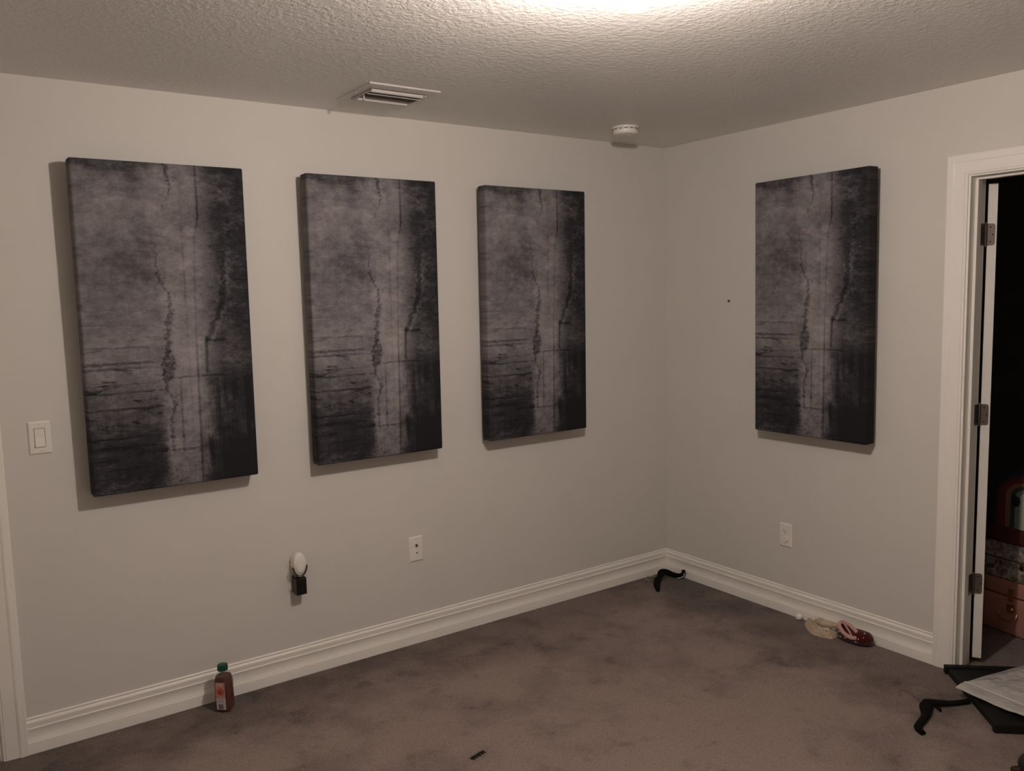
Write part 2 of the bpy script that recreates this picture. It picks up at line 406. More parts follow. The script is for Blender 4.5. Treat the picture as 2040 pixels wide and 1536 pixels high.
# baseboards: stepped and coved profile (depth from wall, height)
BP = [(0, 0), (0.0165, 0), (0.0165, 0.0415), (0.0160, 0.0440), (0.0142, 0.0455), (0.0142, 0.0475), (0.0122, 0.0520), (0.0103, 0.0580),
      (0.0092, 0.0660), (0.0090, 0.0740), (0.0097, 0.0820), (0.0112, 0.0890), (0.0128, 0.0935), (0.0124, 0.0955), (0.0100, 0.0975),
      (0.0098, 0.1100), (0.0104, 0.1130), (0.0102, 0.1165), (0.0086, 0.1205), (0.0062, 0.1232), (0.0046, 0.1242), (0.0046, 0.1275),
      (0.0062, 0.1290), (0.0062, 0.1325), (0.0045, 0.1345), (0, 0.1352)]
bm = B(); extrude(bm, BP, lambda p: (-3.292, -p[0], p[1]), lambda p: (-p[0], -p[0], p[1]))
struct(obj('baseboard_left', bm, 'trim', smooth=True, angle=28), 'white moulded baseboard under the three panels', 'baseboard')
bm = B(); extrude(bm, BP, lambda p: (-p[0], -p[0], p[1]), lambda p: (-p[0], -1.612, p[1]))
struct(obj('baseboard_right', bm, 'trim', smooth=True, angle=28), 'white moulded baseboard between corner and doorway', 'baseboard')
bm = B(); extrude(bm, BP, lambda p: (-p[0], -2.55, p[1]), lambda p: (-p[0], RY0, p[1]))
struct(obj('baseboard_right_far', bm, 'trim', smooth=True, angle=28), 'white moulded baseboard past the doorway', 'baseboard')

# door casings, mitred (offset from opening, depth)
CP = [(0, 0), (0, 0.0085), (0.004, 0.0105), (0.009, 0.0100), (0.010, 0.0125), (0.030, 0.0130), (0.050, 0.0150), (0.0555, 0.0185), (0.060, 0.0195), (0.064, 0.0188), (0.078, 0.0188), (0.082, 0.0165), (0.082, 0)]
def casing(bm, a, b2, zt, f):
    rings = []
    s = 1 if a > b2 else -1
    for k in range(4):
        ring = []
        for o_, d in CP:
            p = [(a+s*o_, 0.0), (a+s*o_, zt+o_), (b2-s*o_, zt+o_), (b2-s*o_, 0.0)][k]
            ring.append(bm.verts.new(f(p[0], d, p[1])))
        rings.append(ring)
    n = len(CP)
    for r0, r1 in zip(rings, rings[1:]):
        for i in range(n):
            j = (i+1) % n
            bm.faces.new((r0[i], r0[j], r1[j], r1[i]))
    bm.faces.new(rings[0]); bm.faces.new(rings[-1])
bm = B(); casing(bm, DY0+0.008, DY1-0.008, DZ+0.006, lambda y, d, z: (-d, y, z))
struct(obj('trim_1', bm, 'trim', smooth=True, angle=25), 'white moulded casing around the open doorway', 'door casing')
bm = B(); casing(bm, LX0+0.008, LX1-0.008, DZ+0.006, lambda x, d, z: (x, -d, z))
struct(obj('trim_2', bm, 'trim', smooth=True, angle=25), 'white moulded casing at the left picture edge', 'door casing')
# jamb lining and stops of the open doorway
bm = B()
box(bm, (-0.001, DY0, 0), (WT+0.005, DY0+0.012, DZ)); box(bm, (-0.001, DY1-0.012, 0), (WT+0.005, DY1, DZ)); box(bm, (-0.001, DY1-0.012, DZ), (WT+0.005, DY0+0.012, DZ+0.012))
jm = struct(obj('trim_3', bm, 'trim'), 'white jamb lining the open doorway', 'door jamb')
bm = B()
rbox(bm, (0.036, DY0-0.012, 0), (0.068, DY0, DZ-0.012), 0.002); rbox(bm, (0.036, DY1, 0), (0.068, DY1+0.012, DZ-0.012), 0.002); rbox(bm, (0.036, DY1, DZ-0.012), (0.068, DY0, DZ), 0.002)
obj('door_stop', bm, 'trim', jm)
bm = B()
box(bm, (LX0, -0.001, 0), (LX0+0.012, WT, DZ)); box(bm, (LX1-0.012, -0.001, 0), (LX1, WT, DZ)); box(bm, (LX1-0.012, -0.001, DZ), (LX0+0.012, WT, DZ+0.012))
struct(obj('trim_4', bm, 'trim'), 'white jamb lining the doorway at the left edge', 'door jamb')
bm = B(); box(bm, (LX1+0.003, 0.03, 0.012), (LX0-0.003, 0.065, DZ-0.004))
for z0, z1 in ((0.18, 0.95), (1.08, 1.92)):
    for x0 in (LX1+0.10, LX1+0.40):
        rbox(bm, (x0, 0.022, z0), (x0+0.22, 0.031, z1), 0.004)
struct(obj('door_2', bm, 'door'), 'closed white door past the left picture edge', 'door')

# the open door, swung into the dark room past its edge
ang = math.radians(28.0)
bm = B(); rbox(bm, (0, -0.035, 0.026), (0.752, 0, 2.046), 0.0015)
door = struct(obj('door_1', bm, 'door', loc=(0.135, -1.704, 0), rot=(0, 0, ang)), 'white door swung open, seen edge-on in the doorway', 'door')
bm = B()
for z0, z1 in ((0.20, 0.95), (1.08, 1.90)):
    for x0 in (0.10, 0.42):
        rbox(bm, (x0, -0.040, z0), (x0+0.23, -0.0345, z1), 0.003)
obj('moulded_panel', bm, 'door', door)
def hinge(z):
    # leaf let into the door edge (rounded corners), barrel and jamb leaf
    bm = B()
    pts = []
    r = 0.010; y0, y1, z0, z1 = -0.0285, 0.004, z-0.0445, z+0.0445
    for cx, cz, a0 in ((y0+r, z0+r, PI), (y0+r, z1-r, PI/2)):
        for k in range(7):
            a = a0 - k*(PI/2)/6 if a0 == PI/2 else a0 + (k)*(PI/2)/6
            pts.append((cx + r*math.cos(a), cz + r*math.sin(a)))
    left = sorted(pts[:7], key=lambda p: p[0]); 
    arc1 = [(y0+r+r*math.cos(PI+PI/2*k/6), z0+r+r*math.sin(PI+PI/2*k/6)) for k in range(7)]
    arc2 = [(y0+r+r*math.cos(PI/2+PI/2*k/6), z1-r+r*math.sin(PI/2+PI/2*k/6)) for k in range(7)]
    prof = arc1 + [(y1, z0), (y1, z1)] + arc2
    extrude(bm, prof, lambda p: (-0.0022, p[0], p[1]), lambda p: (0.001, p[0], p[1]))
    leaf = obj('hinge', bm, 'nickel', door)
    bm = B()
    lathe(bm, [(0.002, z-0.051), (0.0048, z-0.049), (0.0062, z-0.0445), (0.0062, z-0.0275), (0.0056, z-0.027), (0.0062, z-0.0265), (0.0062, z-0.009), (0.0056, z-0.0085), (0.0062, z-0.008), (0.0062, z+0.009), (0.0056, z+0.0095), (0.0062, z+0.010), (0.0062, z+0.0265), (0.0056, z+0.027), (0.0062, z+0.0275), (0.0062, z+0.0445), (0.0052, z+0.048), (0.003, z+0.0505), (0.0015, z+0.051)], 14, Matrix.Translation((-0.007, 0.006, 0)))
    obj('barrel', bm, 'nickel', leaf, smooth=True)
    for dz, dy in ((0.030, -0.012), (0.0, -0.021), (-0.030, -0.012)):
        bm = B(); lathe(bm, [(0.0030, 0), (0.0030, 0.0010), (0.0015, 0.0012)], 10, Matrix.Translation((-0.0022, dy, z+dz)) @ Matrix.Rotation(-PI/2, 4, 'Y'))
        obj('screw', bm, 'dark_hole', leaf)
for z in (1.840, 1.092, 0.358): hinge(z)
for z in (1.840, 1.092, 0.358):
    bm = B(); rbox(bm, (0.082, DY0-0.0022, z-0.0445), (WT+0.008, DY0+0.0005, z+0.0445), 0.0008)
    obj('hinge_leaf', bm, 'nickel', jm)

# ------------------------------------------------------------------ the four printed panels
PD, PT, GAP = 0.0913, 0.066, 0.0253
def panel_mesh():
    bm = B()
    w, h, t = 0.305, 1.22, PT
    # rounded rectangular outline, softly rounded fabric edge; front at local y = -t
    def ring(ins, y, rc):
        pts = []
        for cx, cz, a0 in ((w-ins-rc, ins+rc, -PI/2), (w-ins-rc, h-ins-rc, 0), (-w+ins+rc, h-ins-rc, PI/2), (-w+ins+rc, ins+rc, PI)):
            for k in range(5):
                a = a0 + k*(PI/2)/4
                pts.append(bm.verts.new((cx + rc*math.cos(a), y, cz + rc*math.sin(a))))
        return pts
    R = 0.009
    rings = [ring(0.004, 0.0, 0.004), ring(0.0, -0.004, 0.005)]
    for k in range(6):
        a = k*(PI/2)/5
        rings.append(ring(R*(1-math.cos(a)), -(t-R) - R*math.sin(a), 0.006 if k < 4 else 0.005))
    for a, b2 in zip(rings, rings[1:]):
        n = len(a)
        for i in range(n):
            j = (i+1) % n
            bm.faces.new((a[i], a[j], b2[j], b2[i]))
    bm.faces.new(rings[0]); bm.faces.new(list(reversed(rings[-1])))
    return bm
pm = None
TILT = math.asin(0.012/1.22)
def panel(loc, rz, label):
    global pm
    t = thing('acoustic_panel', label, 'wall panel', loc, (TILT, 0, rz), 'printed fabric panels on the walls')
    if pm is None:
        f = obj('fabric_cover', panel_mesh(), 'art', t, smooth=True, angle=50); pm = f.data
    else:
        f = bpy.data.objects.new('fabric_cover', pm); C.objects.link(f); f.parent = t
    for x in (-0.2, 0.2):
        for z in (0.14, 1.08):
            bm = B(); rbox(bm, (x-0.02, 0.0, z-0.02), (x+0.02, GAP+z*0.0098-0.0004, z+0.02), 0.002)
            obj('mounting_block', bm, 'plastic_black', t)
    return t
ZB = 0.9365
panel((-3.024+0.306, -GAP, ZB), 0, 'large dark printed fabric panel nearest the light switch')
panel((-2.1564+0.306, -GAP, ZB), 0, 'middle dark printed fabric panel of the three, above the plug-in charger')
panel((-1.2814+0.306, -GAP, ZB), 0, 'dark printed fabric panel nearest the room corner on the left wall')
panel((-GAP, -1.3228+0.306, ZB), -PI/2, 'dark printed fabric panel on the right wall beside the doorway')

# ------------------------------------------------------------------ ceiling lamp (just above the top of the picture)
def bulb_mat():
    m, nt, b = new_mat('lit_bulb'); n = N(nt)
    nt.nodes.remove(b)
    e = nt.nodes.new('ShaderNodeEmission'); e.inputs[0].default_value = (*BULB_COLOR, 1); e.inputs[1].default_value = BULB_STRENGTH
    nt.links.new(e.outputs[0], nt.nodes['Material Output'].inputs[0])
    return m
MAT['bulb'] = bulb_mat()
lamp = thing('ceiling_light', 'bare lit bulb in a white ceiling holder at the top edge', 'ceiling light', (BULB.x, BULB.y, H))
bm = B(); lathe(bm, [(0.052, 0.0), (0.052, -0.010), (0.046, -0.017), (0.030, -0.022), (0.024, -0.030), (0.024, -0.052), (0.020, -0.056)], 32)
obj('holder', bm, 'plastic_white', lamp, smooth=True)
bm = B(); lathe(bm, [(0.013, -0.055), (0.0135, -0.078), (0.015, -0.084), (0.015, -0.092)], 24)
obj('bulb_neck', bm, 'plastic_white', lamp, smooth=True)
bm = B(); bmesh.ops.create_icosphere(bm, subdivisions=2, radius=BULB_R, matrix=Matrix.Translation((0, 0, BULB.z-H)))
obj('bulb', bm, 'bulb', lamp, smooth=True)

# ------------------------------------------------------------------ ceiling vent
MAT['vent'] = simple('vent_metal', (0.62, 0.59, 0.56), 0.35, spec=0.5, var=0.02)
VX0, VX1, VY0, VY1 = -2.052, -1.746, -0.514, -0.212
vent = thing('ceiling_vent', 'white louvred air vent in the ceiling above the middle panel', 'air vent', ((VX0+VX1)/2, (VY0+VY1)/2, H))
hx, hy = (VX1-VX0)/2, (VY1-VY0)/2
ix, iy = hx-0.030, hy-0.050
bm = B()
def vring(x, y, z): return [bm.verts.new(p) for p in ((-x, -y, z), (x, -y, z), (x, y, z), (-x, y, z))]
rs = [vring(hx, hy, 0.001), vring(hx, hy, -0.003), vring(hx-0.004, hy-0.004, -0.0055), vring(ix+0.004, iy+0.004, -0.0075), vring(ix, iy, -0.0075), vring(ix, iy, 0.001)]
for a, b2 in zip(rs, rs[1:]):
    for i in range(4):
        j = (i+1) % 4; bm.faces.new((a[i], a[j], b2[j], b2[i]))
obj('frame', bm, 'vent', vent)
bm = B(); box(bm, (-ix-0.001, -iy-0.001, -0.0008), (ix+0.001, iy+0.001, 0.0008)); obj('duct_shade_sheet', bm, 'dark_hole', vent)  # flat black sheet painted in for the duct's inner shade, no cavity behind
# curved blades: the outer ones throw towards the room, the inner ones away from it
def blade(y, lit, drop, run):
    bm = B(); prof = []
    top, bot = [], []
    for i in range(7):
        t = i/6
        yy = y + run*(t if lit else 1-t); zz = -0.0010 - drop*math.sin(t*PI/2)
        top.append((yy, zz)); bot.append((yy+0.0012, zz+0.0004))
    prof = top + bot[::-1]
    extrude(bm, prof, lambda p: (-ix+0.010, p[0], p[1]), lambda p: (ix-0.010, p[0], p[1]))
    return obj('slat', bm, 'vent', vent, smooth=True)
blade(-0.086, True, 0.0150, 0.016)
blade(-0.050, False, 0.0185, 0.014)
blade(-0.018, False, 0.0150, 0.014)
blade(0.010, False, 0.0140, 0.014)
blade(0.046, True, 0.0185, 0.014)
blade(0.078, True, 0.0100, 0.012)
for sx in (-1, 1):
    bm = B(); rbox(bm, (sx*(ix-0.007)-0.0012, -iy+0.006, -0.0150), (sx*(ix-0.007)+0.0012, iy-0.006, -0.0008), 0.0005); obj('side_rail', bm, 'vent', vent)
bm = B(); rbox(bm, (-ix+0.010, -0.012, -0.030), (-ix+0.014, -0.004, -0.010), 0.001); rbox(bm, (-ix+0.007, -0.016, -0.034), (-ix+0.017, 0.000, -0.029), 0.002)
obj('damper_lever', bm, 'vent', vent)
for sx in (-1, 1):
    bm = B(); lathe(bm, [(0.0045, 0), (0.0040, -0.0018), (0.0015, -0.0024)], 12, Matrix.Translation((sx*(hx-0.013), 0, -0.0068))); obj('screw', bm, 'vent', vent, smooth=True)

# ------------------------------------------------------------------ smoke detector
sd = thing('smoke_detector', 'round white smoke detector on the ceiling near the corner', 'smoke detector', (-0.605, -0.335, H))
bm = B(); lathe(bm, [(0.064, 0), (0.065, -0.004), (0.064, -0.008), (0.058, -0.0085)], 40); obj('base_ring', bm, 'plastic_white', sd, smooth=True)
bm = B(); lathe(bm, [(0.056, -0.0080), (0.060, -0.010), (0.061, -0.020), (0.060, -0.0285), (0.056, -0.0345), (0.048, -0.0375), (0.020, -0.039), (0.004, -0.039)], 40); obj('cover', bm, 'plastic_white', sd, smooth=True)
for k in range(14):
    a = 2*PI*k/14
    bm = B(); box(bm, (0.0590, -0.0075, -0.0145), (0.0614, 0.0075, -0.0120), Matrix.Rotation(a, 4, 'Z')); obj('vent_slot', bm, 'dark_hole', sd)
bm = B(); lathe(bm, [(0.0090, -0.0388), (0.0088, -0.0405), (0.0060, -0.0412)], 16, Matrix.Translation((0.015, -0.01, 0))); obj('test_button', bm, 'plastic_white', sd, smooth=True)

# ------------------------------------------------------------------ wall plates (local: x right, y out of the wall is -y, z up)
def plate_bm(w=0.0365, h=0.0595, t=0.0062):
    bm = B()
    rs = []
    for ins, y in ((0, 0.0), (0, -t*0.35), (0.0025, -t*0.8), (0.0050, -t)):
        rs.append([bm.verts.new(p) for p in ((-w+ins, y, -h+ins), (w-ins, y, -h+ins), (w-ins, y, h-ins), (-w+ins, y, h-ins))])
    for a, b2 in zip(rs, rs[1:]):
        for i in range(4):
            j = (i+1) % 4; bm.faces.new((a[i], a[j], b2[j], b2[i]))
    bm.faces.new(rs[0]); bm.faces.new(rs[-1]); return bm
def screws(t, zs):
    for z in zs:
        bm = B(); lathe(bm, [(0.0030, 0), (0.0028, 0.0008), (0.0012, 0.0011)], 12, Matrix.Translation((0, -0.0062, z)) @ Matrix.Rotation(PI/2, 4, 'X'))
        s = obj('screw', bm, 'plastic_white', t, smooth=True)
        bm = B(); box(bm, (-0.0022, -0.0076, z-0.0004), (0.0022, -0.0071, z+0.0004)); obj('slot', bm, 'dark_hole', s)
sw = thing('light_switch', 'white rocker light switch on the wall left of the panels', 'light switch', (-3.171, 0, 1.1655))
obj('cover_plate', plate_bm(), 'plastic_white', sw)
bm = B(); box(bm, (-0.0175, -0.0066, -0.0345), (0.0175, -0.0050, 0.0345)); obj('rocker_gap', bm, 'dark_hole', sw)
bm = B()
v = [bm.verts.new(p) for p in ((-0.0162, -0.0056, 0.0333), (0.0162, -0.0056, 0.0333), (0.0162, -0.0069, 0.0333), (-0.0162, -0.0069, 0.0333),
     (-0.0162, -0.0056, -0.0330), (0.0162, -0.0056, -0.0330), (0.0162, -0.0118, -0.0330), (-0.0162, -0.0118, -0.0330), (-0.0162, -0.0072, 0.0), (0.0162, -0.0072, 0.0), (-0.0162, -0.0056, 0.0), (0.0162, -0.0056, 0.0))]
for f in ((0, 1, 2, 3), (3, 2, 9, 8), (8, 9, 6, 7), (7, 6, 5, 4), (0, 3, 8, 10), (10, 8, 7, 4), (1, 11, 9, 2), (11, 5, 6, 9), (0, 10, 11, 1), (10, 4, 5, 11)): bm.faces.new([v[i] for i in f])
obj('rocker', bm, 'plastic_white', sw)
screws(sw, (0.0485, -0.0485))
cx = thing('coax_outlet', 'white wall plate with two cable jacks under the middle panel', 'cable outlet', (-1.6595, 0, 0.456))
obj('cover_plate', plate_bm(), 'plastic_white', cx); screws(cx, (0.0475, -0.0475))
for z, big in ((0.0185, True), (-0.0165, False)):
    Rm = Matrix.Translation((0, -0.006, z)) @ Matrix.Rotation(PI/2, 4, 'X')
    bm = B(); lathe(bm, [(0.0068, 0), (0.0068, 0.0028)], 6, Rm); j = obj('jack', bm, 'chrome' if big else 'plastic_white', cx)
    bm = B(); lathe(bm, [(0.0046, 0.002), (0.0046, 0.010 if big else 0.0045), (0.0036, 0.0105 if big else 0.005)], 14, Rm); obj('barrel', bm, 'nickel' if big else 'plastic_white', j, smooth=True)
    bm = B(); lathe(bm, [(0.0034, 0.010 if big else 0.0042), (0.0034, 0.0108 if big else 0.0055)], 12, Rm); obj('socket_hole', bm, 'dark_hole', j)
def duplex(t, cover):
    for z in (0.0195, -0.0195):
        bm = B()
        def sh(a, r, zz): return (r*max(-0.93, min(0.93, math.cos(a)*1.05)), r*math.sin(a)*0.86)
        lathe(bm, [(0.0172, 0), (0.0172, 0.0012), (0.0165, 0.0018)], 32, Matrix.Translation((0, -0.006, z)) @ Matrix.Rotation(PI/2, 4, 'X'), shape=sh)
        r = obj('receptacle', bm, 'plastic_white', t, smooth=True)
        for x, hh in ((-0.0064, 0.0042), (0.0064, 0.0036)):
            bm = B(); box(bm, (x-0.0012, -0.0082, z+0.003-hh), (x+0.0012, -0.0076, z+0.003+hh)); obj('slot', bm, 'dark_hole', r)
        bm = B(); lathe(bm, [(0.0026, 0), (0.0026, 0.0006)], 12, Matrix.Translation((0, -0.0076, z-0.0085)) @ Matrix.Rotation(PI/2, 4, 'X')); obj('ground_hole', bm, 'dark_hole', r)
    if cover:
        bm = B(); lathe(bm, [(0.0175, 0), (0.0178, 0.0025), (0.0165, 0.0050), (0.0150, 0.0055), (0.0142, 0.0048), (0.0040, 0.0046)], 28, Matrix.Translation((0, -0.0075, -0.0195)) @ Matrix.Rotation(PI/2, 4, 'X'))
        obj('safety_cap', bm, 'plastic_white', t, smooth=True)
    screws(t, (0.0,))
ot = thing('power_outlet', 'white power outlet with one capped socket on the right wall', 'power outlet', (0, -0.8385, 0.402), (0, 0, -PI/2))
obj('cover_plate', plate_bm(), 'plastic_white', ot); duplex(ot, True)
o2 = thing('power_outlet', 'white power outlet hidden behind the plug-in charger', 'power outlet', (-2.2475, 0, 0.4505))
obj('cover_plate', plate_bm(), 'plastic_white', o2); duplex(o2, False)

# plug-in charger: white oval head in a dark ring, black block below
ch = thing('plug_in_charger', 'white oval plug-in above a black block on the left wall outlet', 'charger', (-2.2475, 0, 0.4505))
bm = B()
def ov(a, r, z):
    return (r*math.cos(a), r*math.sin(a)*1.72)
RX = Matrix.Translation((0, 0, 0.063)) @ Matrix.Rotation(PI/2, 4, 'X')
lathe(bm, [(0.020, 0.0075), (0.026, 0.012), (0.0285, 0.020), (0.0290, 0.046), (0.0280, 0.054), (0.0250, 0.059), (0.0215, 0.0605)], 40, RX, shape=ov)
hd = obj('body', bm, 'plastic_white', ch, smooth=True, angle=50)
bm = B(); lathe(bm, [(0.0212, 0.0590), (0.0205, 0.0625), (0.0185, 0.0636), (0.006, 0.0638)], 40, RX, shape=ov)
obj('face', bm, 'plastic_white', hd, smooth=True, angle=60)
bm = B()
arc = [(0.0315*math.cos(a), -0.052, 0.060 + 0.0500*math.sin(a)) for a in [PI+0.10 + (PI-0.2)*k/24 for k in range(25)]]
tube(bm, arc, 0.0030, 8, 0.0080, upv=(0, 1, 0)); obj('ring', bm, 'nickel', ch, smooth=True)
bm = B(); rbox(bm, (-0.023, -0.064, -0.068), (0.023, -0.0083, 0.006), 0.003); obj('adapter_block', bm, 'plastic_black', ch)
bm = B(); lathe(bm, [(0.0200, 0.0), (0.0215, 0.004), (0.0200, 0.008)], 24, Matrix.Translation((0, -0.038, 0.009))); obj('collar', bm, 'nickel', ch, smooth=True)

# screw left in the right wall
bm = B(); lathe(bm, [(0.0075, 0), (0.0075, 0.0012), (0.0058, 0.0016), (0.0050, 0.0004), (0.0032, 0.0003), (0.0026, 0.0045), (0.0010, 0.005)], 18)
o = obj('wall_anchor', bm, 'nickel', smooth=True, loc=(0, -0.465, 1.582), rot=(0, -PI/2, 0))
tag(o, 'small metal anchor set in the wall beside the right panel', 'wall anchor')

# ------------------------------------------------------------------ juice bottle
def liquid_mat():
    m, nt, b = new_mat('red_tea'); n = N(nt)
    z = n.sep(n.coord('Object'))[2]
    f = n.add(n.mul(n.noise(n.coord('Object'), 14.0, 3.0), 0.4), 0.3)
    nt.links.new(n.ramp(f, [(0.2, (0.060, 0.009, 0.006)), (0.8, (0.11, 0.020, 0.012))]), b.inputs['Base Color'])
    b.inputs['Roughness'].default_value = 0.12; b.inputs['Specular IOR Level'].default_value = 0.4
    return m
def clear_mat(name, tint, ft, rough=0.08, fac_d=0.15, dcol=(0.6, 0.58, 0.55)):
    m, nt, b = new_mat(name); n = N(nt)
    tr = nt.nodes.new('ShaderNodeBsdfTransparent'); tr.inputs[0].default_value = (*tint, 1)
    b.inputs['Base Color'].default_value = (*dcol, 1); b.inputs['Roughness'].default_value = rough; b.inputs['Specular IOR Level'].default_value = 0.6
    mx = nt.nodes.new('ShaderNodeMixShader')
    f = n.clamp(n.add(ft, n.mul(n.sub(n.noise(n.coord('Object'), 18.0, 3.0), 0.5), fac_d)))
    nt.links.new(f, mx.inputs[0]); nt.links.new(b.outputs[0], mx.inputs[1]); nt.links.new(tr.outputs[0], mx.inputs[2])
    nt.links.new(mx.outputs[0], nt.nodes['Material Output'].inputs[0])
    return m
MAT['liquid'] = liquid_mat()
MAT['clear_plastic'] = clear_mat('clear_plastic', (0.97, 0.95, 0.94), 0.95, 0.12, 0.03)
MAT['green_cap'] = simple('green_cap', (0.004, 0.062, 0.030), 0.4, spec=0.4, var=0.06)
MAT['label_red'] = simple('label_red', (0.42, 0.085, 0.055), 0.5, var=0.18, scale=60)
MAT['label_pink'] = simple('label_pink', (0.55, 0.22, 0.17), 0.5, var=0.1, scale=60)
MAT['label_white'] = simple('label_white', (0.55, 0.50, 0.49), 0.5, var=0.04)
bt = thing('juice_bottle', 'square juice bottle with green cap standing by the left baseboard', 'bottle', (-2.606, -0.106, 0), (math.radians(1.5), 0, math.radians(-42)))
def sq(k):
    def f(a, r, z):
        # rounded square low down, round at the neck
        t = max(0.0, min(1.0, (z-0.125)/0.035)); p = 5.0*(1-t) + 2.0*t
        c, s = abs(math.cos(a)), abs(math.sin(a))
        q = r*k/((c**p + s**p)**(1/p))
        return (q*math.cos(a), q*math.sin(a))
    return f
bm = B(); lathe(bm, [(0.026, 0.0005), (0.0300, 0.003), (0.0315, 0.008), (0.0318, 0.030), (0.0312, 0.070), (0.0316, 0.110), (0.0312, 0.125), (0.0290, 0.142), (0.0245, 0.156), (0.0205, 0.164), (0.0190, 0.168), (0.0190, 0.174)], 48, shape=sq(1.0))
obj('bottle_body', bm, 'clear_plastic', bt, smooth=True)
bm = B(); lathe(bm, [(0.024, 0.0025), (0.0292, 0.005), (0.0303, 0.009), (0.0306, 0.030), (0.0300, 0.070), (0.0304, 0.110), (0.0300, 0.124), (0.0279, 0.140), (0.0262, 0.1455)], 48, shape=sq(1.0))
obj('liquid', bm, 'liquid', bt, smooth=True)
bm = B()
def knurl(a, r, z): 
    rr = r*(1 + (0.012 if (0.171 < z < 0.187) else 0)*math.cos(a*36)); return (rr*math.cos(a), rr*math.sin(a))
lathe(bm, [(0.0200, 0.168), (0.0208, 0.1695), (0.0208, 0.172), (0.0204, 0.1735), (0.0204, 0.186), (0.0195, 0.190), (0.0170, 0.1915), (0.004, 0.1918)], 108, shape=knurl)
obj('cap', bm, 'green_cap', bt, smooth=True)
bm = B(); rbox(bm, (-0.0195, -0.0334, 0.014), (0.0195, -0.0320, 0.128), 0.0005); lb = obj('label', bm, 'label_white', bt)
bm = B(); rbox(bm, (-0.0195, -0.0337, 0.064), (0.0195, -0.0331, 0.128), 0.0002); obj('print_panel', bm, 'label_pink', lb)
bm = B(); lathe(bm, [(0.0150, 0), (0.0150, 0.0002)], 24, Matrix.Translation((0, -0.0337, 0.090)) @ Matrix.Rotation(PI/2, 4, 'X')); obj('print_fruit', bm, 'label_red', lb)
bm = B(); lathe(bm, [(0.0035, 0), (0.0035, 0.0002)], 14, Matrix.Translation((-0.002, -0.0340, 0.088)) @ Matrix.Rotation(PI/2, 4, 'X')); obj('print_spot', bm, 'liquid', lb)
bm = B()
for a, b2 in (((-0.013, 0.1135), (0.013, 0.1150)), ((-0.013, 0.1235), (0.013, 0.1250)), ((-0.0130, 0.1135), (-0.0115, 0.1250)), ((0.0115, 0.1135), (0.0130, 0.1250))): box(bm, (a[0], -0.0341, a[1]), (b2[0], -0.0336, b2[1]))
for k in range(5): box(bm, (-0.009+k*0.0039, -0.0341, 0.117), (-0.0062+k*0.0039, -0.0336, 0.1215))
obj('print_name_box', bm, 'label_white', lb)
bm = B()
for k in range(7):
    z = 0.0175 + k*0.0030; box(bm, (-0.0105, -0.0338, z), (0.0105 if k % 3 else 0.008, -0.0333, z+(0.0018 if k % 2 else 0.0011)))
obj('print_barcode', bm, 'dark_hole', lb)
bm = B()
for k in range(5):
    z = 0.046 + k*0.0034; box(bm, (-0.0155, -0.0338, z), (0.0155-0.004*(k % 2), -0.0333, z+0.0008))
MAT['print_grey'] = simple('print_grey', (0.30, 0.25, 0.25), 0.5)
obj('print_lines', bm, 'print_grey', lb)

# ------------------------------------------------------------------ clothes hangers
h2 = thing('clothes_hanger', 'black velvet hanger on the carpet with one arm under the black board', 'clothes hanger', (-0.395, -1.790, 0), group='black velvet hangers')
def loc2(p): return Vector((p[0]+0.395, p[1]+1.790, p[2]))
arm1 = smooth_path([loc2(p) for p in [(-0.350, -1.806, 0.013), (-0.400, -1.798, 0.015), (-0.432, -1.812, 0.014), (-0.478, -1.836, 0.011), (-0.520, -1.848, 0.011), (-0.568, -1.859, 0.011), (-0.592, -1.871, 0.010), (-0.607, -1.898, 0.009)]], 8)
arm2 = smooth_path([loc2(p) for p in [(-0.405, -1.792, 0.015), (-0.382, -1.795, 0.016), (-0.352, -1.815, 0.014), (-0.318, -1.839, 0.011), (-0.280, -1.860, 0.010), (-0.2385, -1.8765, 0.010)]], 8)
def radii(n, prof):
    out = []
    for i in range(n):
        t = i/(n-1)*(len(prof)-1); k = min(int(t), len(prof)-2); f = t-k
        out.append(prof[k]*(1-f)+prof[k+1]*f)
    return out
bm = B(); tube(bm, arm1, radii(len(arm1), [0.008, 0.024, 0.024, 0.0160, 0.0145, 0.0140, 0.0140, 0.011]), 12, 0.0085); obj('arm', bm, 'velvet', h2, smooth=True, angle=80)
bm = B(); tube(bm, arm2, radii(len(arm2), [0.014, 0.025, 0.021, 0.0150, 0.0130, 0.0120]), 12, 0.0080); obj('arm', bm, 'velvet', h2, smooth=True, angle=80)
bm = B(); tube(bm, [loc2((-0.372, -1.822, 0.010)), loc2((-0.388, -1.842, 0.008)), loc2((-0.394, -1.850, 0.006))], [0.010, 0.007, 0.003], 8, 0.005); obj('notch', bm, 'velvet', h2, smooth=True)
hk = smooth_path([loc2(p) for p in [(-0.388, -1.776, 0.013), (-0.380, -1.752, 0.013), (-0.368, -1.722, 0.014), (-0.356, -1.694, 0.015), (-0.362, -1.676, 0.016), (-0.384, -1.674, 0.015), (-0.400, -1.686, 0.012), (-0.404, -1.694, 0.010)]], 8)
MAT['dark_wire'] = simple('dark_wire', (0.20, 0.15, 0.13), 0.3, metal=0.9, var=0.05)
bm = B(); tube(bm, hk, 0.0016, 8); obj('hook', bm, 'dark_wire', h2, smooth=True)

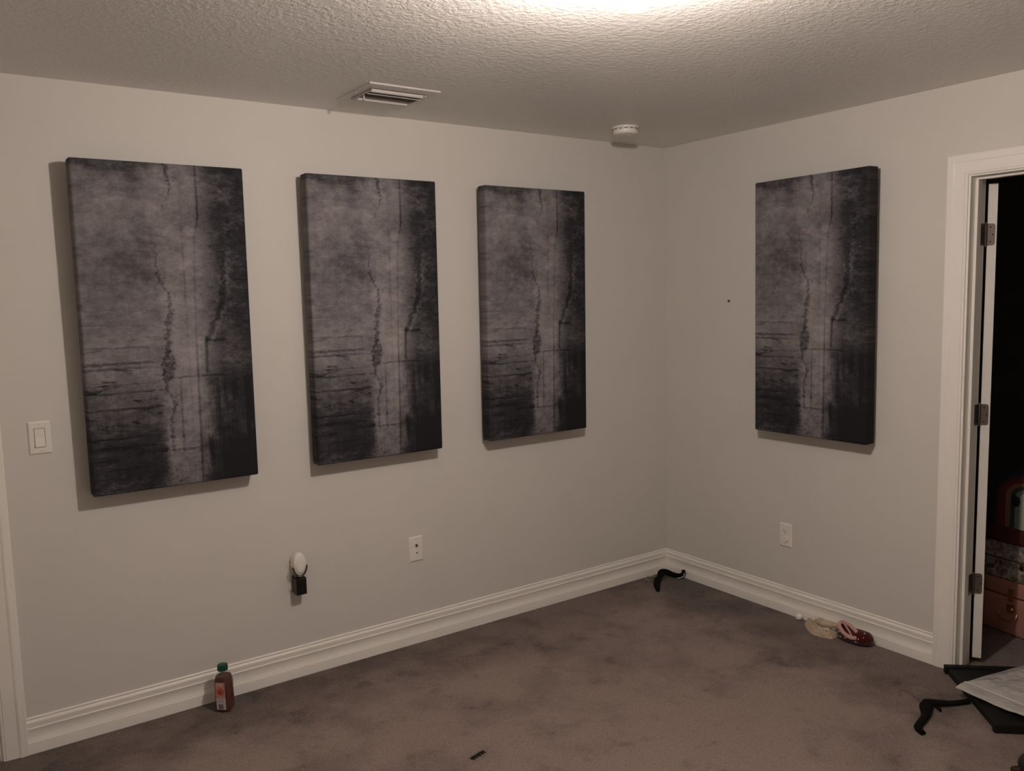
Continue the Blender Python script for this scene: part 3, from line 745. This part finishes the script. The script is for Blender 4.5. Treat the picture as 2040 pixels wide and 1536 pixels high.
h1 = thing('clothes_hanger', 'black velvet hanger leaning in the far corner of the room', 'clothes hanger', (-0.165, -0.125, 0), group='black velvet hangers')
def loc1(p): return Vector((p[0]+0.165, p[1]+0.125, p[2]))
a1 = smooth_path([loc1(p) for p in [(-0.125, -0.110, 0.040), (-0.160, -0.112, 0.030), (-0.195, -0.125, 0.018), (-0.235, -0.160, 0.013), (-0.262, -0.190, 0.011), (-0.298, -0.232, 0.009)]], 8)
bm = B(); tube(bm, a1, radii(len(a1), [0.012, 0.020, 0.020, 0.019, 0.017, 0.010]), 12, 0.0085); obj('arm', bm, 'velvet', h1, smooth=True, angle=80)
a2 = smooth_path([loc1(p) for p in [(-0.172, -0.112, 0.026), (-0.140, -0.100, 0.042), (-0.110, -0.108, 0.040), (-0.082, -0.135, 0.026), (-0.058, -0.160, 0.022), (-0.037, -0.172, 0.032), (-0.032, -0.166, 0.052)]], 8)
bm = B(); tube(bm, a2, radii(len(a2), [0.010, 0.020, 0.020, 0.014, 0.012, 0.0125, 0.0095]), 12, radii(len(a2), [0.010, 0.017, 0.017, 0.015, 0.012, 0.012, 0.010])); obj('arm', bm, 'velvet', h1, smooth=True, angle=80)
bm = B(); tube(bm, smooth_path([loc1(p) for p in [(-0.086, -0.168, 0.014), (-0.066, -0.178, 0.016), (-0.048, -0.185, 0.024), (-0.040, -0.180, 0.038)]], 6), 0.0026, 8); obj('chrome_wire', bm, 'chrome', h1, smooth=True)  # thin chrome wire beside the curled arm end
bm = B(); tube(bm, smooth_path([loc1(p) for p in [(-0.180, -0.108, 0.030), (-0.200, -0.084, 0.028), (-0.222, -0.062, 0.022), (-0.232, -0.074, 0.014), (-0.222, -0.090, 0.010)]], 6), 0.0018, 8); obj('hook', bm, 'chrome', h1, smooth=True)

# ------------------------------------------------------------------ black board, plastic bag, black gadget at the right edge
e1 = Vector((-0.6803, -0.7330, 0)); e2 = Vector((0.7330, -0.6803, 0))
A0 = Vector((-0.047, -1.675, 0))
bd = thing('black_board', 'flat black board with raised end rails lying by the doorway', 'board', tuple(A0), (0, 0, math.atan2(e2.y, e2.x)))
# local x runs along e2 (into the picture edge), local y is -e1 direction
LBD = 0.507
bm = B(); rbox(bm, (0.010, -LBD+0.02, 0.0), (0.62, -0.02, 0.028), 0.003); obj('board_top', bm, 'black_panel', bd)
for y0, y1 in ((-0.026, 0.0), (-LBD, -LBD+0.026)):
    bm = B(); rbox(bm, (0.0, y0, 0.0), (0.62, y1, 0.036), 0.004); obj('end_rail', bm, 'black_panel', bd)

def bag_mat():
    m = clear_mat('frosted_bag_plastic', (0.92, 0.91, 0.90), 0.14, 0.16, 0.25, (0.54, 0.52, 0.49))
    return m
MAT['bag'] = bag_mat()
bag = thing('plastic_bag', 'frosted plastic bag lying on the black board at the right edge', 'plastic bag', (-0.162, -1.823, 0.036))
def bag_sheet(bm, org, ex, ey, nx, ny, f):
    g = [[bm.verts.new(Vector(org) + Vector(ex)*(i/nx) + Vector(ey)*(j/ny) + Vector(f(i/nx, j/ny))) for j in range(ny+1)] for i in range(nx+1)]
    for i in range(nx):
        for j in range(ny):
            bm.faces.new((g[i][j], g[i+1][j], g[i+1][j+1], g[i][j+1]))
    return g
def wr(u, v, a, s=4.0, k=0.0): return a*mnoise.noise(Vector((u*s+k, v*s*1.3, k*0.7)))
TX = Vector((0.42, -0.090, 0)); TY = Vector((-0.030, -0.330, 0))
bm = B()
def topf(u, v):
    ed = min(u, 1-u, v, 1-v); b_ = min(1.0, ed*7)
    return (wr(u, v, 0.003, 5, 2), wr(u, v, 0.003, 5, 5), 0.010 + 0.012*b_ + wr(u, v, 0.008, 5)*b_ + wr(u, v, 0.003, 17, 3)*b_ + 0.012*b_*max(0.0, 1-9*abs(mnoise.noise(Vector((u*3.3+1.7, v*3.8, 2.9)))))*max(0.0, 0.4+mnoise.noise(Vector((u*2.1, v*2.3, 7.0)))))
bag_sheet(bm, (0, 0, 0.0), TX, TY, 90, 76, topf)
def botf(u, v): return (wr(u, v, 0.003, 5, 2), wr(u, v, 0.003, 5, 5), 0.0025 + 0.0075*(1-min(1, min(u, 1-u, v, 1-v)*12)))
bag_sheet(bm, (0, 0, 0.0), TX, TY, 40, 34, botf)
obj('pouch', bm, 'bag', bag, smooth=True, angle=80)
bm = B()
def flapf(u, v):
    return (-0.006*math.sin(u*11)*v + wr(u, v, 0.003, 6), 0, 0.011 + 0.004*v - 0.009*v**4 + 0.005*v*math.sin(u*9+0.6) + wr(u, v, 0.003, 9))
FX = Vector((-0.078, -0.002, 0))
g = bag_sheet(bm, (0, 0, 0.0), TY, FX, 50, 18, flapf)
obj('opening_flap', bm, 'bag', bag, smooth=True, angle=80)
bm = B(); tube(bm, [Vector((0, 0, 0.0115)) + TY*(k/16) + Vector((wr(k/16, 0, 0.002, 5, 2), 0, wr(k/16, 0, 0.002, 6))) for k in range(17)], 0.0016, 6); obj('seal_strip', bm, simple('seal_plastic', (0.72, 0.70, 0.67), 0.3), bag, smooth=True)
gd = thing('black_gadget', 'black rounded gadget with a short knob at the bottom right', 'gadget', (-0.545, -2.262, 0))
bm = B(); bmesh.ops.create_uvsphere(bm, u_segments=28, v_segments=16, radius=1.0, matrix=Matrix.Translation((0, 0, 0.036)) @ Matrix.Diagonal((0.085, 0.058, 0.036, 1)))
obj('body', bm, 'plastic_black', gd, smooth=True)
bm = B(); lathe(bm, [(0.011, 0), (0.0125, 0.004), (0.0125, 0.030), (0.0110, 0.036), (0.003, 0.037)], 20, Matrix.Translation((-0.070, 0.025, 0.030)) @ Matrix.Rotation(math.radians(-80), 4, Vector((0.35, 1, 0)).normalized()))
MAT['gloss_brown'] = simple('glossy_dark_brown', (0.035, 0.018, 0.012), 0.2, spec=0.6)
obj('knob', bm, 'gloss_brown', gd, smooth=True)

# small dark ribbed strip on the carpet
st = thing('ribbed_strip', 'small dark ribbed strip lying on the open carpet', 'strip', (-1.981, -1.021, 0), (0, 0, math.atan2(0.014, 0.058)))
bm = B(); tube(bm, [(-0.030, 0, 0.003), (0, 0, 0.0035), (0.030, 0, 0.003)], 0.0016, 6); obj('spine', bm, 'plastic_black', st, smooth=True)
for k in range(6):
    x = -0.029 + k*0.0115
    bm = B(); tube(bm, [(x-0.002, 0.010, 0.0030), (x, 0, 0.0050), (x+0.002, -0.012, 0.0030)], [0.0014, 0.0024, 0.0016], 6); obj('rib', bm, 'plastic_black', st, smooth=True)

# ------------------------------------------------------------------ small things along the right baseboard
bm = B(); bmesh.ops.create_uvsphere(bm, u_segments=24, v_segments=14, radius=0.0172)
o = obj('white_ball', bm, 'plastic_white', smooth=True, loc=(-0.0405, -0.951, 0.0172)); tag(o, 'small white ball on the carpet by the right baseboard', 'ball')

def knit_mat(name, col, rs=260.0):
    m, nt, b = new_mat(name); n = N(nt)
    co = n.coord('Object'); X = n.sep(co)
    rib = n.m('SINE', n.mul(n.add(X[1], n.mul(n.noise(co, 18.0, 2.0), 0.03)), rs*2.2))
    pu = n.noise(co, 220.0, 3.0)
    nt.links.new(n.ramp(n.add(n.mul(n.noise(co, 40.0, 3.0), 0.7), n.mul(rib, 0.08)), [(0.15, tuple(c*0.72 for c in col)), (0.6, col)]), b.inputs['Base Color'])
    b.inputs['Roughness'].default_value = 0.9; b.inputs['Specular IOR Level'].default_value = 0.1; b.inputs['Sheen Weight'].default_value = 0.25
    nt.links.new(n.bump(n.add(n.mul(rib, 0.5), pu), 0.6, 0.0015), b.inputs['Normal'])
    return m
MAT['beige_knit'] = knit_mat('beige_knit', (0.58, 0.45, 0.32))
MAT['maroon'] = knit_mat('maroon_knit', (0.070, 0.008, 0.008), 420)
MAT['pink_fleece'] = simple('pink_fleece', (0.52, 0.31, 0.27), 0.95, spec=0.05, var=0.15, scale=120, bump=0.9, bscale=380, bdist=0.003, sheen=0.3)
MAT['dot'] = simple('cream_dot', (0.55, 0.42, 0.38), 0.8)

# crumpled beige cloth: a wide folded body with a roll laid over it
cl = thing('crumpled_cloth', 'crumpled beige knitted cloth lying against the right baseboard', 'cloth', (-0.078, -1.115, 0))
def lump(pts, ru, rz, seg=28, amp=0.006, fr=26.0, k=0.0):
    bm = B(); P = smooth_path(pts, 7)
    tube(bm, P, radii(len(P), ru), seg, radii(len(P), rz))
    for v in bm.verts:
        d = mnoise.noise(Vector((v.co.x*fr+k, v.co.y*fr, v.co.z*fr)))
        e = mnoise.noise(Vector((v.co.x*fr*2.3, v.co.y*fr*2.3+k, v.co.z*fr*2.3)))
        nn = Vector((v.co.x*0.4, 0, v.co.z-0.02)).normalized() if v.co.length > 1e-5 else Vector((0, 0, 1))
        v.co += nn*(d*amp + e*amp*0.45)
        v.co.z = max(v.co.z, 0.0008)
    return bm
bm = B(); NU, NV = 64, 30
spine = smooth_path([(0.030, 0.116, 0), (0.006, 0.074, 0), (-0.014, 0.024, 0), (-0.018, -0.026, 0), (-0.006, -0.074, 0)], 16)
half = radii(len(spine), [0.010, 0.034, 0.044, 0.042, 0.030])
gr = []
for a_ in range(NU+1):
    p = spine[a_]; hw = half[a_]*(1 + 0.18*mnoise.noise(Vector((a_*0.17, 0, 3.1)))); row = []
    for b_ in range(NV+1):
        t = b_/NV*2-1
        dome = max(0.0, 1-t*t)**0.5*min(1.0, a_/9, ((NU-a_)/14)**0.6)
        sx = a_*0.045; sy = t*1.6
        ridge = 1-abs(mnoise.noise(Vector((sx*1.6+sy*0.9, sy*2.0-sx*0.7, 0.3))))*2.2
        rid2 = 1-abs(mnoise.noise(Vector((sx*3.1-sy, sy*3.2, 5.3))))*2.0
        z = dome*(0.020 + 0.020*max(-0.4, ridge) + 0.006*rid2)
        row.append(bm.verts.new((p.x + hw*t + 0.004*mnoise.noise(Vector((sx*3, sy*3, 9))), p.y + 0.006*mnoise.noise(Vector((sx*2, sy*2, 1.7))), max(0.0006, z))))
    gr.append(row)
for a_ in range(NU):
    for b_ in range(NV): bm.faces.new((gr[a_][b_], gr[a_+1][b_], gr[a_+1][b_+1], gr[a_][b_+1]))
o = obj('folded_body', bm, 'beige_knit', cl, smooth=True, angle=80)
bm = lump([(0.044, 0.075, 0.020), (0.034, 0.040, 0.034), (0.012, 0.022, 0.044), (-0.008, 0.000, 0.046), (0.002, -0.030, 0.050), (0.020, -0.068, 0.044)], [0.008, 0.018, 0.020, 0.016, 0.017, 0.014], [0.010, 0.015, 0.015, 0.013, 0.014, 0.012], amp=0.005, k=4.0)
obj('rolled_edge', bm, 'beige_knit', cl, smooth=True, angle=80)
bm = lump([(-0.040, 0.020, 0.022), (-0.034, -0.016, 0.030), (-0.020, -0.050, 0.030)], [0.006, 0.012, 0.010], [0.006, 0.010, 0.008], amp=0.004, k=9.0)
obj('crease', bm, 'beige_knit', cl, smooth=True, angle=80)

# maroon slipper with cream dots and a pink fleece cuff
sl = thing('baby_slipper', 'maroon dotted slipper with pink fleece cuff beside the beige cloth', 'slipper', (-0.068, -1.270, 0))
bm = B()
P = smooth_path([(0.000, 0.072, 0.026), (-0.004, 0.055, 0.032), (-0.004, 0.015, 0.034), (0.000, -0.028, 0.034), (0.006, -0.062, 0.033), (0.010, -0.084, 0.026)], 7)
RU = radii(len(P), [0.018, 0.034, 0.042, 0.043, 0.038, 0.014]); RV = radii(len(P), [0.018, 0.031, 0.034, 0.034, 0.032, 0.016])
tube(bm, P, RU, 28, RV)
for v in bm.verts: v.co.z = max(v.co.z, 0.001)
shoe = obj('shoe_upper', bm, 'maroon', sl, smooth=True, angle=80)
# the cuff faces the room and slants down towards the toe
cn = Vector((-0.62, -0.22, 0.75)).normalized(); ca = Vector((-0.25, -0.95, -0.25)); ca = (ca - cn*ca.dot(cn)).normalized(); cb = cn.cross(ca)
cc = Vector((-0.027, 0.014, 0.062))
def cpt(a, ra, rb, h=0.0): return cc + ca*ra*math.cos(a) + cb*rb*math.sin(a) + cn*h
bm = B(); tube(bm, [cpt(2*PI*k/36, 0.050, 0.024) for k in range(37)], 0.0095, 12, 0.0080, upv=tuple(cn))
for v in bm.verts: v.co += cn*0.003*mnoise.noise(v.co*90)
obj('fleece_cuff', bm, 'pink_fleece', sl, smooth=True, angle=80)
bm = B(); vs = [bm.verts.new(cpt(2*PI*k/28, 0.050, 0.024, 0.001)) for k in range(28)]; vb = [bm.verts.new(cpt(2*PI*k/28, 0.030, 0.012, -0.010)) for k in range(28)]
for k in range(28): bm.faces.new((vs[k], vs[(k+1) % 28], vb[(k+1) % 28], vb[k]))
bm.faces.new(vb); obj('lining', bm, 'maroon', sl, smooth=True)
bm = B(); tube(bm, smooth_path([cpt(2.6, 0.044, 0.020, 0.004), cc + cn*0.003 + ca*0.006, cpt(-0.5, 0.040, 0.018, 0.004)], 6), 0.005, 8, 0.003); obj('fleece_fold', bm, 'pink_fleece', sl, smooth=True, angle=80)
for y, a in ((0.066, 200), (0.060, 172), (0.040, 196), (0.046, 158), (0.014, 186), (0.010, 160), (-0.022, 196), (-0.030, 168), (-0.052, 186), (-0.050, 150), (-0.058, 120), (-0.042, 110)):
    # lay the dot on the shoe surface
    t_ = (0.082 - y)/0.160; idx = min(len(P)-1, max(0, int(t_*(len(P)-1)))); p = P[idx]
    ru = RU[idx]; rv = RV[idx]
    aa = math.radians(a); q = Vector((p.x + ru*math.cos(aa)*1.0, p.y, p.z - rv*math.sin(-aa)*0.0 + rv*math.sin(PI-aa)))
    nn = Vector((math.cos(aa)/ru, 0, math.sin(PI-aa)/rv)).normalized()
    if q.z < 0.006: continue
    bm = B(); lathe(bm, [(0.0046, -0.0006), (0.0043, 0.0008), (0.0020, 0.0013)], 10, Matrix.Translation(q) @ nn.to_track_quat('Z', 'Y').to_matrix().to_4x4())
    obj('dot', bm, 'dot', shoe, smooth=True)

# ------------------------------------------------------------------ suitcases stacked beyond the doorway
MAT['case_pink'] = simple('pink_case', (0.42, 0.20, 0.16), 0.5, spec=0.3, var=0.04, scale=12)
MAT['case_maroon'] = simple('maroon_rim', (0.065, 0.018, 0.018), 0.5, spec=0.3, var=0.08, scale=12)
def marble_mat():
    m, nt, b = new_mat('mottled_case_paper'); n = N(nt); co = n.coord('Object')
    f = n.noise(co, 26.0, 6.0, 0.7, 1.2)
    nt.links.new(n.ramp(f, [(0.36, (0.05, 0.042, 0.038)), (0.48, (0.20, 0.17, 0.15)), (0.6, (0.42, 0.37, 0.33))]), b.inputs['Base Color']); b.inputs['Roughness'].default_value = 0.55
    return m
MAT['case_mottled'] = marble_mat()
O = Vector((0.5885, -1.5190, 0)); tdir = Vector((-0.1668, -0.986, 0)); rz = math.atan2(tdir.y, tdir.x)
# local x runs along the visible fronts to the right, local y points into the room behind
def case_box(bm, x0, x1, d, z0, z1, r=0.012): rbox(bm, (x0, 0.0, z0), (x1, d, z1), r, 3)
pk = thing('suitcase', 'pink vanity suitcase with brass clasp, lowest of the stack beyond the doorway', 'suitcase', tuple(O), (0, 0, rz), 'suitcases stacked beyond the doorway')
bm = B(); case_box(bm, 0, 0.36, 0.26, 0.0, 0.180); obj('case_body', bm, 'case_pink', pk, smooth=True)
bm = B(); case_box(bm, 0, 0.36, 0.26, 0.182, 0.258); obj('lid', bm, 'case_pink', pk, smooth=True)
ls = 0.150
bm = B(); rbox(bm, (ls-0.018, -0.006, 0.110), (ls+0.018, 0.002, 0.150), 0.003); cl_ = obj('clasp', bm, 'brass', pk)
bm = B(); rbox(bm, (ls-0.014, -0.007, 0.165), (ls+0.010, 0.002, 0.225), 0.003); obj('hasp', bm, 'brass', pk)
bm = B(); lathe(bm, [(0.010, 0), (0.011, 0.006), (0.007, 0.010)], 16, Matrix.Translation((ls+0.006, -0.005, 0.128)) @ Matrix.Rotation(PI/2, 4, 'X')); obj('lock_knob', bm, 'brass', cl_, smooth=True)
bm = B(); tube(bm, smooth_path([(ls-0.048, -0.008, 0.112), (ls-0.050, -0.018, 0.094), (ls-0.030, -0.026, 0.080), (ls+0.010, -0.028, 0.078), (ls+0.032, -0.020, 0.088), (ls+0.034, -0.008, 0.112)], 6), 0.0035, 8); obj('handle', bm, 'brass', pk, smooth=True)
pt = thing('suitcase', 'mottled grey suitcase between the pink and the striped one', 'suitcase', tuple(O+Vector((0, 0, 0.2585))), (0, 0, rz), 'suitcases stacked beyond the doorway')
bm = B(); case_box(bm, 0.004, 0.345, 0.24, 0.0, 0.095); obj('case_body', bm, 'case_mottled', pt, smooth=True)
bm = B(); case_box(bm, 0.004, 0.345, 0.24, 0.0965, 0.175); obj('lid', bm, 'case_mottled', pt, smooth=True)
bm = B(); rbox(bm, (0.184, -0.006, 0.066), (0.206, 0.002, 0.098), 0.003); k_ = obj('clasp', bm, 'brass', pt)
bm = B(); lathe(bm, [(0.008, 0), (0.009, 0.005), (0.004, 0.008)], 14, Matrix.Translation((0.195, -0.005, 0.078)) @ Matrix.Rotation(PI/2, 4, 'X')); obj('lock_knob', bm, 'dark_hole', k_, smooth=True)
rb = thing('suitcase', 'arched suitcase with rainbow stripes, topmost of the stack beyond the doorway', 'suitcase', tuple(O+Vector((0, 0, 0.434))), (0, 0, rz), 'suitcases stacked beyond the doorway')
bm = B(); case_box(bm, 0.0, 0.352, 0.245, 0.0, 0.076, 0.008); obj('base_rim', bm, 'case_maroon', rb, smooth=True)
# arched body: nested rainbow bands, each a proud strip on the front
SC, ZC = 0.200, 0.225                   # centre of the corner arcs, local to rb
def arch(rad, z0, n=18):
    pts = [(SC-rad, z0)]
    for k in range(n+1):
        a = PI - PI*k/n
        pts.append((SC + rad*math.cos(a)*1.0, ZC + rad*0.70*math.sin(a)))
    pts.append((SC+rad, z0)); return pts
cols = [('navy_band', (0.020, 0.020, 0.032)), ('plum_band', (0.060, 0.028, 0.045)), ('red_band', (0.12, 0.020, 0.022)), ('tan_band', (0.20, 0.105, 0.075)), ('green_band', (0.025, 0.050, 0.040)), ('sage_band', (0.16, 0.20, 0.165)), ('pale_band', (0.44, 0.47, 0.44))]
rad = [0.188, 0.150, 0.136, 0.104, 0.080, 0.058, 0.036]
bm = B(); ap = arch(0.188, 0.076)
extrude(bm, ap, lambda p: (p[0], 0.012, p[1]), lambda p: (p[0], 0.16, p[1]))
MAT['case_navy'] = simple('navy_case', (0.020, 0.020, 0.030), 0.6, spec=0.2)
bodyr = obj('case_body', bm, 'case_navy', rb, smooth=True, angle=40)
for i, (nm, c) in enumerate(cols):
    MAT[nm] = simple(nm, c, 0.55, spec=0.25, var=0.05, scale=20)
    bm = B(); outer = arch(rad[i], 0.0765)
    if i+1 < len(rad):
        inner = arch(rad[i+1], 0.0765)
        A_ = [bm.verts.new((p[0], 0.0125-0.0015, p[1])) for p in outer]; B_ = [bm.verts.new((p[0], 0.0125-0.0015, p[1])) for p in inner]
        A2 = [bm.verts.new((p[0], 0.0135, p[1])) for p in outer]; B2 = [bm.verts.new((p[0], 0.0135, p[1])) for p in inner]
        for k in range(len(outer)-1):
            bm.faces.new((A_[k], A_[k+1], B_[k+1], B_[k])); bm.faces.new((A2[k], B2[k], B2[k+1], A2[k+1]))
            bm.faces.new((A_[k], A2[k], A2[k+1], A_[k+1])); bm.faces.new((B_[k], B_[k+1], B2[k+1], B2[k]))
        bm.faces.new((A_[0], B_[0], B2[0], A2[0])); bm.faces.new((A_[-1], A2[-1], B2[-1], B_[-1]))
    else:
        extrude(bm, outer, lambda p: (p[0], 0.011, p[1]), lambda p: (p[0], 0.0135, p[1]))
    obj(nm, bm, nm, bodyr)
bm = B()
for k in range(7):
    a = 2*PI*k/7
    bmesh.ops.create_uvsphere(bm, u_segments=10, v_segments=6, radius=0.009, matrix=Matrix.Translation((0.148 + 0.011*math.cos(a), 0.008, 0.205 + 0.016*math.sin(a))))
bmesh.ops.create_uvsphere(bm, u_segments=10, v_segments=6, radius=0.011, matrix=Matrix.Translation((0.148, 0.006, 0.205)))
obj('rosette_clasp', bm, 'plastic_black', rb, smooth=True)
